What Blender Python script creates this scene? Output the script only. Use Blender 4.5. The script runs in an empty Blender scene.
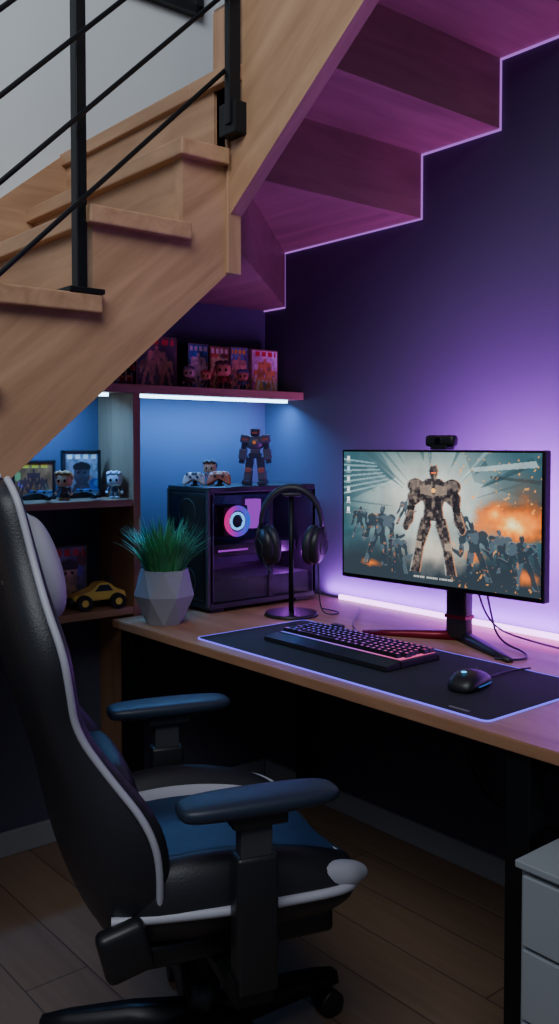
import bpy, bmesh, math, random
import numpy as np
from mathutils import Vector, Matrix
random.seed(7); rng = np.random.RandomState(7)
scene = bpy.context.scene
COL = scene.collection

# ------------------------------------------------------------------ materials
def lin(c):
    return tuple(((x/255.0)/12.92 if x/255.0 <= 0.04045 else ((x/255.0+0.055)/1.055)**2.4) for x in c)
def new_mat(name):
    m = bpy.data.materials.new(name); m.use_nodes = True
    return m, m.node_tree, m.node_tree.nodes['Principled BSDF']
def M(name, col, rough=0.5, metal=0.0, bump=0.0, bscale=200, var=0.0, vscale=8, emis=None, es=0.0, alpha=1.0, coat=0.0, spec=0.5):
    m, nt, p = new_mat(name)
    p.inputs['Base Color'].default_value = (*col, 1)
    p.inputs['Roughness'].default_value = rough
    p.inputs['Metallic'].default_value = metal
    p.inputs['Specular IOR Level'].default_value = spec
    p.inputs['Coat Weight'].default_value = coat
    p.inputs['Alpha'].default_value = alpha
    if emis:
        p.inputs['Emission Color'].default_value = (*emis, 1)
        p.inputs['Emission Strength'].default_value = es
    tc = nt.nodes.new('ShaderNodeTexCoord')
    if var > 0:
        n = nt.nodes.new('ShaderNodeTexNoise'); n.inputs['Scale'].default_value = vscale; n.inputs['Detail'].default_value = 6
        nt.links.new(tc.outputs['Object'], n.inputs['Vector'])
        r = nt.nodes.new('ShaderNodeValToRGB')
        r.color_ramp.elements[0].position = 0.3; r.color_ramp.elements[1].position = 0.7
        r.color_ramp.elements[0].color = (*[c*(1-var) for c in col], 1)
        r.color_ramp.elements[1].color = (*[min(1, c*(1+var)) for c in col], 1)
        nt.links.new(n.outputs['Fac'], r.inputs['Fac']); nt.links.new(r.outputs['Color'], p.inputs['Base Color'])
    if bump > 0:
        n2 = nt.nodes.new('ShaderNodeTexNoise'); n2.inputs['Scale'].default_value = bscale; n2.inputs['Detail'].default_value = 3
        nt.links.new(tc.outputs['Object'], n2.inputs['Vector'])
        b = nt.nodes.new('ShaderNodeBump'); b.inputs['Strength'].default_value = bump; b.inputs['Distance'].default_value = 0.002
        nt.links.new(n2.outputs['Fac'], b.inputs['Height']); nt.links.new(b.outputs['Normal'], p.inputs['Normal'])
    return m
def E(name, col, s):
    m = bpy.data.materials.new(name); m.use_nodes = True; nt = m.node_tree
    nt.nodes.remove(nt.nodes['Principled BSDF'])
    e = nt.nodes.new('ShaderNodeEmission'); e.inputs['Color'].default_value = (*col, 1); e.inputs['Strength'].default_value = s
    nt.links.new(e.outputs[0], nt.nodes['Material Output'].inputs[0]); return m
def wood(name, c0, c1, scale=(1, 10, 10), rot=(0, 0, 0), rough=0.5):
    m, nt, p = new_mat(name)
    tc = nt.nodes.new('ShaderNodeTexCoord'); mp = nt.nodes.new('ShaderNodeMapping')
    mp.inputs['Scale'].default_value = scale
    mr = nt.nodes.new('ShaderNodeMapping'); mr.inputs['Rotation'].default_value = rot
    nt.links.new(tc.outputs['Object'], mr.inputs['Vector']); nt.links.new(mr.outputs['Vector'], mp.inputs['Vector'])
    n = nt.nodes.new('ShaderNodeTexNoise'); n.inputs['Scale'].default_value = 2.2; n.inputs['Detail'].default_value = 8
    n.inputs['Roughness'].default_value = 0.6; n.inputs['Distortion'].default_value = 0.6
    nt.links.new(mp.outputs['Vector'], n.inputs['Vector'])
    r = nt.nodes.new('ShaderNodeValToRGB'); e = r.color_ramp.elements
    e[0].position = 0.3; e[0].color = (*c0, 1); e[1].position = 0.7; e[1].color = (*c1, 1)
    nt.links.new(n.outputs['Fac'], r.inputs['Fac']); nt.links.new(r.outputs['Color'], p.inputs['Base Color'])
    b = nt.nodes.new('ShaderNodeBump'); b.inputs['Strength'].default_value = 0.15; b.inputs['Distance'].default_value = 0.001
    nt.links.new(n.outputs['Fac'], b.inputs['Height']); nt.links.new(b.outputs['Normal'], p.inputs['Normal'])
    p.inputs['Roughness'].default_value = rough
    return m

W0, W1 = lin((152, 114, 84)), lin((186, 146, 112))
wood_x = wood('wood_grain_x', W0, W1, (1, 9, 9))
wood_y = wood('wood_grain_y', W0, W1, (9, 1, 9))
wood_st = wood('wood_stringer', W0, W1, (9, 1, 9), (math.radians(-40), 0, 0))
wood_st2 = wood('wood_stringer_upper', W0, W1, (1, 9, 9), (0, math.radians(36), 0))
wood_z = wood('wood_grain_z', W0, W1, (9, 9, 1))
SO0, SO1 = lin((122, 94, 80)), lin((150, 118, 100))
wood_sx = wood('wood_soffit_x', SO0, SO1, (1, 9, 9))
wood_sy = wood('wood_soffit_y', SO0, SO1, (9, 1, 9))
wood_desk = wood('wood_desk', lin((146, 104, 76)), lin((180, 136, 102)), (1, 8, 8), rough=0.42)
wood_shelf = wood('wood_shelf', lin((138, 100, 76)), lin((172, 132, 100)), (8, 1, 8), rough=0.5)
wood_shelf_z = wood('wood_shelf_panel', lin((136, 98, 72)), lin((164, 124, 92)), (8, 8, 1), rough=0.6)
wall_dark = M('paint_dark_slate', lin((74, 73, 92)), 0.85, bump=0.25, bscale=160, var=0.04, vscale=3)
wall_white = M('paint_white', lin((205, 210, 212)), 0.9, bump=0.2, bscale=160)
trim_m = M('trim_grey', lin((140, 142, 148)), 0.6)
black_metal = M('black_metal', (0.012, 0.013, 0.015), 0.45, 0.6)
black_pl = M('black_plastic', (0.012, 0.012, 0.014), 0.4, bump=0.1, bscale=400)
black_gl = M('black_gloss', (0.006, 0.006, 0.008), 0.12)
dark_grey = M('dark_grey_plastic', (0.04, 0.042, 0.048), 0.5)
leather = M('black_leather', (0.016, 0.017, 0.022), 0.45, bump=0.3, bscale=300)
fabric = M('blue_grey_leather', lin((34, 58, 90)), 0.5, bump=0.5, bscale=300, var=0.15, vscale=20)
white_l = M('white_leather', lin((176, 176, 186)), 0.5, bump=0.1)
pot_m = M('planter_ceramic', lin((140, 142, 150)), 0.6, var=0.06)
soil_m = M('soil', (0.02, 0.014, 0.01), 0.95, bump=0.8, bscale=80)
leaf_m = M('grass_leaf', lin((62, 146, 88)), 0.5, var=0.45, vscale=14)
white_cab = M('white_laminate', lin((150, 156, 160)), 0.5)
pad_m = M('mousepad_cloth', (0.010, 0.012, 0.018), 0.85, bump=0.3, bscale=700)
red_m = M('red_metal', lin((120, 18, 40)), 0.35, 0.5)
steel = M('brushed_steel', (0.35, 0.36, 0.38), 0.35, 0.9)
glow_violet = E('led_violet', (0.78, 0.34, 1.0), 6.0)
glow_line = E('led_outline_magenta', (0.62, 0.20, 1.0), 0.75)
glow_blue = E('led_ice_blue', (0.35, 0.7, 1.0), 9.0)
glow_pad = E('led_pad_blue', (0.16, 0.12, 1.0), 1.6)

# ------------------------------------------------------------------ mesh helpers
def empty(name, loc=(0, 0, 0), rz=0.0, rot=None, scale=1.0):
    o = bpy.data.objects.new(name, None); COL.objects.link(o)
    o.location = loc; o.rotation_euler = rot if rot else (0, 0, rz); o.scale = (scale,)*3
    o.empty_display_size = 0.05
    return o
def link(name, me, mats, parent=None, smooth=False):
    o = bpy.data.objects.new(name, me); COL.objects.link(o)
    if not isinstance(mats, (list, tuple)): mats = [mats]
    if not me.materials:
        for m in mats: me.materials.append(m)
    if parent: o.parent = parent
    if smooth:
        for p in me.polygons: p.use_smooth = True
    return o
def finish(bm, name, mats, parent=None, smooth=False, T=None):
    if T is not None: bm.transform(T)
    bmesh.ops.recalc_face_normals(bm, faces=bm.faces)
    me = bpy.data.meshes.new(name); bm.to_mesh(me); bm.free()
    return link(name, me, mats, parent, smooth)
def add_box(bm, x0, x1, y0, y1, z0, z1, T=None, mi=0):
    vs = [bm.verts.new((x, y, z)) for x in (x0, x1) for y in (y0, y1) for z in (z0, z1)]
    if T is not None:
        for v in vs: v.co = T @ v.co
    for f in ((0, 1, 3, 2), (4, 6, 7, 5), (0, 4, 5, 1), (2, 3, 7, 6), (0, 2, 6, 4), (1, 5, 7, 3)):
        bm.faces.new([vs[i] for i in f]).material_index = mi
def box(name, x0, x1, y0, y1, z0, z1, mat, parent=None, bev=0.0, seg=2, T=None, smooth=None):
    bm = bmesh.new(); add_box(bm, x0, x1, y0, y1, z0, z1)
    if bev > 0: bmesh.ops.bevel(bm, geom=bm.edges[:], offset=bev, segments=seg, affect='EDGES', profile=0.5)
    return finish(bm, name, mat, parent, (bev > 0 and seg > 2) if smooth is None else smooth, T)
def boxes(name, lst, mat, parent=None, T=None):
    bm = bmesh.new()
    for b in lst: add_box(bm, *b[:6], mi=(b[6] if len(b) > 6 else 0))
    return finish(bm, name, mat, parent, False, T)
def ell(name, c, r, mat, parent=None, T=None, seg=20):
    bm = bmesh.new(); bmesh.ops.create_uvsphere(bm, u_segments=seg, v_segments=max(8, seg//2), radius=1)
    if not hasattr(r, '__len__'): r = (r, r, r)
    bm.transform(Matrix.Translation(c) @ Matrix.Diagonal((*r, 1)))
    return finish(bm, name, mat, parent, True, T)
def cyl(name, p0, p1, r0, mat, parent=None, r1=None, n=24, bev=0):
    p0, p1 = Vector(p0), Vector(p1); d = p1-p0; r1 = r0 if r1 is None else r1
    bm = bmesh.new()
    bmesh.ops.create_cone(bm, cap_ends=True, segments=n, radius1=r0, radius2=r1, depth=d.length)
    bm.transform(Matrix.Translation((p0+p1)/2) @ d.to_track_quat('Z', 'Y').to_matrix().to_4x4())
    o = finish(bm, name, mat, parent, False)
    for p in o.data.polygons: p.use_smooth = len(p.vertices) == 4
    return o
def prism(name, pts, axis, a, b, mat, parent=None, bev=0.0):
    bm = bmesh.new()
    def co(p, t):
        return {'x': (t, p[0], p[1]), 'y': (p[0], t, p[1]), 'z': (p[0], p[1], t)}[axis]
    va = [bm.verts.new(co(p, a)) for p in pts]; vb = [bm.verts.new(co(p, b)) for p in pts]
    bm.faces.new(va); bm.faces.new(vb[::-1])
    for i in range(len(pts)):
        j = (i+1) % len(pts); bm.faces.new((va[i], va[j], vb[j], vb[i]))
    if bev > 0: bmesh.ops.bevel(bm, geom=bm.edges[:], offset=bev, segments=2, affect='EDGES')
    return finish(bm, name, mat, parent)
def tube(name, pts, r, mat, parent=None, cyclic=False, kind='NURBS', res=3):
    cu = bpy.data.curves.new(name+'_c', 'CURVE'); cu.dimensions = '3D'; cu.bevel_depth = r; cu.bevel_resolution = res
    cu.use_fill_caps = True
    s = cu.splines.new(kind); s.points.add(len(pts)-1)
    for i, p in enumerate(pts): s.points[i].co = (*p, 1)
    if kind == 'NURBS': s.order_u = 3; s.use_endpoint_u = not cyclic; s.resolution_u = 6
    s.use_cyclic_u = cyclic
    t = bpy.data.objects.new('tmp', cu); COL.objects.link(t)
    bpy.context.view_layer.update()
    me = bpy.data.meshes.new_from_object(t.evaluated_get(bpy.context.evaluated_depsgraph_get()))
    me.name = name
    bpy.data.objects.remove(t)
    me.materials.clear()
    return link(name, me, mat, parent, True)
def loft(name, rings, mats, fm=None, parent=None, sub=2, T=None):
    bm = bmesh.new(); R = [[bm.verts.new(p) for p in r] for r in rings]; n = len(R[0])
    for i in range(len(R)-1):
        for j in range(n):
            k = (j+1) % n
            f = bm.faces.new((R[i][j], R[i][k], R[i+1][k], R[i+1][j]))
            if fm: f.material_index = fm(i, j)
    bm.faces.new(R[0][::-1]); bm.faces.new(R[-1])
    o = finish(bm, name, mats, parent, True, T)
    if sub:
        s = o.modifiers.new('sub', 'SUBSURF'); s.levels = sub; s.render_levels = sub
    return o
def torus(name, c, R, r, mat, parent=None, T=None, a0=0, a1=2*math.pi, n=40, m=10):
    pts = []
    full = abs(a1-a0) > 6.28
    k = n if full else n+1
    for i in range(k):
        a = a0+(a1-a0)*i/n
        pts.append((R*math.cos(a), R*math.sin(a), 0))
    o = tube(name, pts, r, mat, parent, cyclic=full, kind='POLY')
    TT = Matrix.Translation(c) @ (T if T is not None else Matrix.Identity(4))
    o.data.transform(TT); return o

# -------------------------------------------------- painted flat surfaces
_vcm = {}
def vc_mat(emit, strength=1.0):
    key = (emit, strength)
    if key in _vcm: return _vcm[key]
    if emit:
        m = bpy.data.materials.new('screen_pixels'); m.use_nodes = True; nt = m.node_tree
        nt.nodes.remove(nt.nodes['Principled BSDF'])
        a = nt.nodes.new('ShaderNodeVertexColor'); a.layer_name = 'Col'
        e = nt.nodes.new('ShaderNodeEmission'); e.inputs['Strength'].default_value = strength
        nt.links.new(a.outputs['Color'], e.inputs['Color']); nt.links.new(e.outputs[0], nt.nodes['Material Output'].inputs[0])
    else:
        m, nt, p = new_mat('printed_art'); p.inputs['Roughness'].default_value = 0.35
        a = nt.nodes.new('ShaderNodeVertexColor'); a.layer_name = 'Col'
        nt.links.new(a.outputs['Color'], p.inputs['Base Color'])
    _vcm[key] = m; return m
def picture(name, img, x0, x1, z0, z1, y, parent, emit=False, strength=1.0):
    H, W = img.shape[:2]
    xs = np.linspace(x0, x1, W); zs = np.linspace(z0, z1, H)
    X, Z = np.meshgrid(xs, zs)
    co = np.stack([X, np.full_like(X, y), Z], -1).reshape(-1, 3)
    i = np.arange(H*W).reshape(H, W)
    q = np.stack([i[:-1, :-1], i[:-1, 1:], i[1:, 1:], i[1:, :-1]], -1).reshape(-1, 4)
    me = bpy.data.meshes.new(name); me.from_pydata(co.tolist(), [], q.tolist())
    at = me.color_attributes.new('Col', 'FLOAT_COLOR', 'POINT')
    c = np.clip(img, 0, 1); c = np.where(c <= 0.04045, c/12.92, ((c+0.055)/1.055)**2.4)
    c = np.concatenate([c, np.ones((H, W, 1))], -1).reshape(-1).astype(np.float32)
    at.data.foreach_set('color', c); me.update()
    return link(name, me, vc_mat(emit, strength), parent)
def vnoise(H, W, n, octaves=3):
    out = np.zeros((H, W)); amp = 1; tot = 0
    for o in range(octaves):
        gh, gw = max(2, int(n*H/W))+2, n+2
        g = rng.rand(gh, gw)
        y = np.linspace(0, gh-1.001, H); x = np.linspace(0, gw-1.001, W)
        yi, xi = y.astype(int), x.astype(int); fy, fx = (y-yi)[:, None], (x-xi)[None, :]
        fy = fy*fy*(3-2*fy); fx = fx*fx*(3-2*fx)
        a = g[yi][:, xi]; b = g[yi][:, xi+1]; c = g[yi+1][:, xi]; d = g[yi+1][:, xi+1]
        out += amp*((a*(1-fx)+b*fx)*(1-fy)+(c*(1-fx)+d*fx)*fy); tot += amp; amp *= 0.55; n *= 2
    return out/tot
def pmask(U, V, pts):
    m = np.zeros(U.shape, bool); n = len(pts)
    for i in range(n):
        x1, y1 = pts[i]; x2, y2 = pts[(i+1) % n]
        if y1 == y2: continue
        c = ((y1 > V) != (y2 > V)) & (U < (x2-x1)*(V-y1)/(y2-y1)+x1)
        m ^= c
    return m
def warrior(U, V, cx, cy, s, lean=0.0, gun=0):
    def P(pts): return pmask((U-cx)/s - lean*(V-cy)/s, (V-cy)/s, pts)
    def EL(x, y, a, b): return ((((U-cx)/s-lean*(V-cy)/s-x)/a)**2+(((V-cy)/s-y)/b)**2) < 1
    m = np.zeros(U.shape, bool)
    for sg in (-1, 1):
        m |= P([(sg*1.80, 0), (sg*0.95, 0), (sg*0.68, 1.6), (sg*0.12, 3.0), (sg*0.2, 3.6), (sg*0.95, 3.5), (sg*1.25, 2.6), (sg*1.42, 1.6)])
        m |= P([(sg*0.4, 5.4), (sg*1.5, 5.6), (sg*2.05, 4.9), (sg*2.0, 4.1), (sg*2.35, 3.1), (sg*1.95, 2.7), (sg*1.5, 3.2), (sg*1.4, 4.2), (sg*0.8, 4.6)])
        m |= EL(sg*1.38, 5.5, 0.68, 0.48); m |= EL(sg*2.12, 2.9, 0.30, 0.34)
    m |= P([(-0.85, 3.3), (0.85, 3.3), (0.72, 4.2), (1.2, 5.5), (0.55, 6.0), (-0.55, 6.0), (-1.2, 5.5), (-0.72, 4.2)])
    m |= EL(0, 6.35, 0.34, 0.46)
    m |= P([(-0.42, 6.4), (-0.22, 6.95), (0, 6.75), (0.22, 6.95), (0.42, 6.4)])
    if gun: m |= P([(gun*1.6, 2.9), (gun*2.0, 3.3), (gun*3.6, 3.9), (gun*3.7, 3.6), (gun*2.2, 2.6)])
    return m
def paint_screen():
    H, W = 216, 384
    U, V = np.meshgrid(np.linspace(0, 16, W), np.linspace(0, 9, H))
    def C(*c): return np.array(c)/255.0
    n1 = vnoise(H, W, 6, 5); n2 = vnoise(H, W, 22, 3); n3 = vnoise(H, W, 70, 2); n4 = vnoise(H, W, 12, 4)
    d = np.sqrt(((U-7.6)/7.0)**2+((V-5.8)/4.4)**2)
    g = (np.clip(1-d*0.85, 0, 1)**1.1)[..., None]
    img = C(48, 82, 92)*(1-g)+C(250, 246, 230)*g
    img *= (0.74+0.52*n1)[..., None]
    def over(mask, col, a=1.0):
        nonlocal img
        mm = (mask.astype(float)*a)[..., None]
        img = img*(1-mm)+C(*col)*mm
    for i in range(30):
        a = rng.uniform(-0.4, math.pi+0.4)
        r0, r1 = rng.uniform(3.4, 6.0), rng.uniform(6.5, 11); w0, w1 = 0.03, rng.uniform(0.08, 0.40)
        ca, sa = math.cos(a), math.sin(a)*0.62
        p = [(8+ca*r0-sa*w0, 5+sa*r0+ca*w0), (8+ca*r1-sa*w1, 5+sa*r1+ca*w1), (8+ca*r1+sa*w1, 5+sa*r1-ca*w1), (8+ca*r0+sa*w0, 5+sa*r0-ca*w0)]
        over(pmask(U, V, p), random.choice([(30, 54, 62), (64, 98, 106), (180, 208, 208), (54, 78, 84)]), rng.uniform(0.25, 0.6))
    over(pmask(U, V, [(0, 9), (3.4, 9), (4.8, 7.2), (0, 5.2)]), (34, 62, 74), 0.4)
    for k in range(7):
        y0 = 6.0+k*.42; over(pmask(U, V, [(0, y0), (4.4-.25*k, 6.9+k*.22), (4.4-.25*k, 6.82+k*.22), (0, y0-.14)]), (166, 200, 208), .5)
    over(pmask(U, V, [(10.4, 9), (16, 9), (16, 5.8), (11.2, 7.1)]), (48, 70, 80), 0.35)
    over(pmask(U, V, [(11.0, 8.0), (15.6, 8.5), (15.8, 8.1), (11.2, 7.75)]), (200, 216, 216), 0.55)
    over(pmask(U, V, [(12.4, 7.5), (16, 7.3), (16, 7.05), (12.4, 7.35)]), (44, 56, 62), 0.7)
    gm = np.clip((3.3-V-1.2*(n4-.5))/1.9, 0, 1); over(gm*0.85, (40, 46, 54))
    gm = np.clip(1.1-np.sqrt(((U-8)/3.6)**2+((V-2.1)/1.5)**2)+0.8*(n4-.5), 0, 1); over(gm*0.75, (222, 206, 184))
    over(np.clip(1.2-np.sqrt(((U-14.4)/3.0)**2+((V-5.6)/1.9)**2)+1.0*(n4-.5), 0, 1), (104, 66, 48), .55)
    f = np.clip(1.1-np.sqrt(((U-13.9)/2.6)**2+((V-4.4)/1.5)**2)+1.0*(n4-0.5), 0, 1)
    over(np.clip(f*1.8, 0, 1), (236, 96, 22)); over(np.clip(f*2.2-.8, 0, 1), (255, 170, 60)); over(np.clip(f*3-1.9, 0, 1), (255, 240, 180))
    for cx, cy, a, b in ((11.4, 2.2, 1.2, .45), (15.2, 1.2, 1.2, .6), (2.6, 1.0, 1.0, .35)):
        f = np.clip(1-np.sqrt(((U-cx)/a)**2+((V-cy)/b)**2)+0.9*(n2-0.5), 0, 1); over(np.clip(f*1.2, 0, 1), (224, 106, 40))
    sp = (n3 > 0.80) & (U > 9.5); over(sp, (255, 160, 70), .7)
    for cx, cy, s, ln, gn in ((5.3, 3.9, .28, .3, 1), (1.4, 2.7, .34, .1, 1), (3.0, 0.9, .62, .16, 1), (5.2, .5, .40, -.1, 1), (10.7, 3.4, .24, -.3, -1),
                              (11.6, 0.6, .56, -.16, -1), (13.6, 1.2, .42, -.2, -1), (15.0, .4, .5, -.1, -1)):
        m = warrior(U, V, cx, cy, s, ln, gn)
        over(m, (40, 50, 60), 0.9); over(m & (n2 > 0.54), (86, 104, 116), 0.55); over(m & (n3 > 0.76), (214, 120, 70), 0.5)
        over(m & ~np.roll(m, -1, axis=0), (190, 186, 176), .4)
    m = warrior(U, V, 8.0, 0.75, 1.08, 0, 0)
    over(m, (50, 46, 50), 1.0)
    over(m & (n2 > 0.50), (88, 78, 74), 0.7); over(m & (n3 > 0.66), (150, 130, 112), 0.5); over(m & (n3 < 0.34), (28, 26, 32), 0.75)
    over(m & ~np.roll(m, 2, axis=1), (200, 214, 214), 0.5); over(m & ~np.roll(m, -2, axis=1), (236, 160, 110), 0.6)
    def seg(pts, col, a): over(pmask((U-8)/1.08, (V-.75)/1.08, pts) & m, col, a)
    for sg in (-1, 1):
        seg([(sg*.12, 4.9), (sg*1.0, 5.0), (sg*1.05, 5.5), (sg*.12, 5.6)], (140, 122, 108), .75)
        seg([(sg*.1, 4.0), (sg*.55, 4.0), (sg*.6, 4.75), (sg*.1, 4.75)], (30, 28, 34), .8)
        seg([(sg*.95, 1.5), (sg*1.42, 1.55), (sg*1.35, 2.0), (sg*.85, 1.95)], (160, 142, 124), .8)
        seg([(sg*1.4, 3.95), (sg*2.1, 3.95), (sg*2.1, 4.2), (sg*1.4, 4.2)], (30, 30, 34), .9)
        seg([(sg*1.0, 5.45), (sg*1.9, 5.35), (sg*1.7, 5.85), (sg*1.1, 5.9)], (120, 106, 98), .6)
    over(((U-8)/.16)**2+((V-6.4)/.16)**2 < 1, (255, 180, 90)); over(((U-8)/.2)**2+((V-7.6)/.06)**2 < 1, (255, 110, 50))
    for i in range(24):
        if i in (7, 15): continue
        u0 = 6.4+i*.135; over((U > u0) & (U < u0+.085) & (V > .34) & (V < .50), (240, 238, 230), .7)
    for i, v in enumerate((8.35, 7.6, 6.85, 6.1, 5.35, 4.6)):
        over((U > .30) & (U < .58) & (V > v) & (V < v+.32), random.choice([(225, 232, 238), (150, 190, 225), (210, 215, 220)]))
        over((U > .24) & (U < .64) & (V > v-.13) & (V < v-.07), (235, 235, 235), .6)
    return img
def art(seed, base, acc, H=56, W=40, title=True, style=0):
    r = np.random.RandomState(seed)
    U, V = np.meshgrid(np.linspace(0, 1, W), np.linspace(0, H/W, H)); h = H/W
    n = vnoise(H, W, 5, 3)
    img = np.ones((H, W, 3))*np.array(base)/255*(0.55+0.9*n)[..., None]
    a = np.array(acc)/255
    for _ in range(7):
        x, y, s = r.rand(), r.rand()*h*.8, .05+.13*r.rand()
        mm = ((U-x)**2+(V-y)**2) < s*s; img[mm] = img[mm]*.45+.55*r.rand(3)
    if style == 0:
        m = warrior(U, V, .5, .04*h, .12*h*(1.0 if h > 1 else .95))
    elif style == 1:
        m = (((U-.5)/.24)**2+((V-.5*h)/(.25*h))**2 < 1) | pmask(U, V, [(.12, 0), (.88, 0), (.68, .3*h), (.32, .3*h)])
    else:
        m = warrior(U, V, .28, .05*h, .08*h) | warrior(U, V, .72, .05*h, .08*h) | warrior(U, V, .5, .12*h, .1*h)
    img[m] = a*(0.5+0.9*n[m][..., None])
    if style == 1:
        for sx in (.4, .6):
            mm = (((U-sx)/.05)**2+((V-.54*h)/.035)**2) < 1; img[mm] = .05
        mm = (((U-.5)/.26)**2+((V-.66*h)/(.12*h))**2 < 1) & (V > .6*h); img[mm] = a*.35
    if title:
        mm = (V > .84*h) & (V < .95*h) & (np.abs(U-.5) < .42) & (((U*13+seed).astype(int) % 3) > 0)
        img[mm] = np.array([(.95, .9, .8), (.95, .75, .2), (.9, .25, .2)][seed % 3])
    mm = (U < .03) | (U > .97) | (V < .03) | (V > h-.03); img[mm] = np.array(acc)/255*.6
    return img
def art_box(name, loc, w, h, d, seed, base, acc, rz=math.pi/2, frame=None, style=0):
    e = empty(name, loc, rz)
    side = M(name+'_side', lin([c*.6 for c in base]), 0.5)
    box('case', -w/2, w/2, -d/2, d/2, 0, h, frame or side, e, bev=0.0015)
    b = 0.006 if frame else 0.001
    picture('printed_cover', art(seed, base, acc, max(30, int(44*h/w)), 44, True, style), -w/2+b, w/2-b, b, h-b, -d/2-0.0008, e)
    if frame:
        boxes('frame_edges', [(-w/2, w/2, -d/2-.004, -d/2, 0, b), (-w/2, w/2, -d/2-.004, -d/2, h-b, h),
                              (-w/2, -w/2+b, -d/2-.004, -d/2, 0, h), (w/2-b, w/2, -d/2-.004, -d/2, 0, h)], frame, e)
    return e

# ------------------------------------------------------------------ ROOM
def floor_mat():
    m, nt, p = new_mat('floor_planks')
    tc = nt.nodes.new('ShaderNodeTexCoord')
    br = nt.nodes.new('ShaderNodeTexBrick'); br.inputs['Scale'].default_value = 1.0
    br.inputs['Brick Width'].default_value = 1.4; br.inputs['Row Height'].default_value = 0.16; br.inputs['Mortar Size'].default_value = 0.002
    br.inputs['Color1'].default_value = (*lin((150, 122, 100)), 1); br.inputs['Color2'].default_value = (*lin((134, 108, 90)), 1)
    br.inputs['Mortar'].default_value = (*lin((84, 68, 60)), 1)
    nt.links.new(tc.outputs['Object'], br.inputs['Vector'])
    mp = nt.nodes.new('ShaderNodeMapping'); mp.inputs['Scale'].default_value = (1, 14, 1)
    n = nt.nodes.new('ShaderNodeTexNoise'); n.inputs['Scale'].default_value = 3; n.inputs['Detail'].default_value = 8
    nt.links.new(tc.outputs['Object'], mp.inputs['Vector']); nt.links.new(mp.outputs[0], n.inputs['Vector'])
    mx = nt.nodes.new('ShaderNodeMixRGB'); mx.blend_type = 'MULTIPLY'; mx.inputs['Fac'].default_value = 0.5
    r = nt.nodes.new('ShaderNodeValToRGB'); r.color_ramp.elements[0].color = (.4, .4, .4, 1); r.color_ramp.elements[0].position = .3
    nt.links.new(n.outputs['Fac'], r.inputs['Fac']); nt.links.new(br.outputs['Color'], mx.inputs['Color1']); nt.links.new(r.outputs['Color'], mx.inputs['Color2'])
    nt.links.new(mx.outputs['Color'], p.inputs['Base Color']); p.inputs['Roughness'].default_value = 0.5
    return m
box('floor', -0.1, 4.2, -4.6, 0.1, -0.05, 0, floor_mat())
box('wall_back', -0.1, 4.2, 0, 0.1, 0, 4.2, wall_dark)
low = [(-4.6, 0), (0.0, 0), (0.0, 1.9), (-0.8, 1.9), (-3.0, 0.05), (-4.6, 0.05)]
up = [(-4.6, 0.05), (-3.0, 0.05), (-0.8, 1.9), (0.0, 1.9), (0.0, 4.2), (-4.6, 4.2)]
bm = bmesh.new()
for k, poly in enumerate((low, up)):
    a = [bm.verts.new((0, p[0], p[1])) for p in poly]; b = [bm.verts.new((-0.1, p[0], p[1])) for p in poly]
    fs = [bm.faces.new(a), bm.faces.new(b[::-1])]
    for i in range(len(poly)):
        j = (i+1) % len(poly); fs.append(bm.faces.new((a[i], a[j], b[j], b[i])))
    for f in fs: f.material_index = k
finish(bm, 'wall_left', [wall_dark, wall_white])
box('baseboard_back', 0.015, 4.2, -0.015, 0, 0, 0.075, trim_m, bev=0.003)
box('baseboard_left', 0, 0.015, -4.6, -0.015, 0, 0.075, trim_m, bev=0.003)

# ------------------------------------------------------------------ STAIRCASE
st = empty('staircase')
RISE = 0.195; RUN = 0.237
noseY = [-0.952-RUN*k for k in range(10)]; topZ = [1.986-RISE*k for k in range(10)]
for k in range(10):
    yb = (noseY[k]+RUN+0.03)
    box('tread_lower_%d' % k, 0.0, 0.872, noseY[k], min(yb, -0.812), topZ[k]-0.04, topZ[k], wood_x, st, bev=0.004)
    box('riser_lower_%d' % k, 0.0, 0.83, noseY[k]+0.025, noseY[k]+0.043, max(0, topZ[k]-RISE), topZ[k]-0.04, wood_x, st)
box('tread_winder', 0.0, 0.735, -0.832, -0.02, 2.14, 2.18, wood_x, st, bev=0.004)
box('tread_winder_nosing', 0.735, 0.905, -0.832, -0.795, 2.14, 2.18, wood_x, st, bev=0.004)
box('riser_winder', 0.0, 0.81, -0.815, -0.80, 1.986, 2.14, wood_x, st)
top = []
for k in range(9, -1, -1):
    top += [(noseY[k]+0.02, max(0.0, topZ[k]-RISE-0.04) if k == 9 else topZ[k+1]-0.04), (noseY[k]+0.02, topZ[k]-0.04)]
top += [(-0.808, 1.946), (-0.808, 2.14), (-0.765, 2.14)]
zb = lambda y: 1.690+0.875*(y+0.80)
bot = [(-0.765, zb(-0.765)), (-0.80-1.690/0.875+0.02, 0.017)]
prism('stringer_lower', top+bot, 'x', 0.812, 0.846, wood_st, st)
skz = lambda y: 1.986+0.085+0.823*(y+0.952)
prism('wall_skirting', [(-3.3, skz(-3.3)), (-0.80, skz(-0.80)), (-0.02, 2.20), (-0.02, 2.1), (-0.765, 1.78), (-2.9, 0.02), (-3.3, 0.02)], 'x', 0.0, 0.016, wood_y, st)
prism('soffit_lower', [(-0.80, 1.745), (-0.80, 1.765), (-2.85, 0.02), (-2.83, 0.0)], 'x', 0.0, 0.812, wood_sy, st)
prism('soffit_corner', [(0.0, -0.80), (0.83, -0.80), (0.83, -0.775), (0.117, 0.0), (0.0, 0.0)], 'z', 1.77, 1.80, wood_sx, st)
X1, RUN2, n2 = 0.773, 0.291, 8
prism('riser_corner', [(0.100, 0.0), (0.815, -0.783), (0.832, -0.775), (0.117, 0.0)], 'z', 1.771, 1.985, wood_sx, st)
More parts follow.
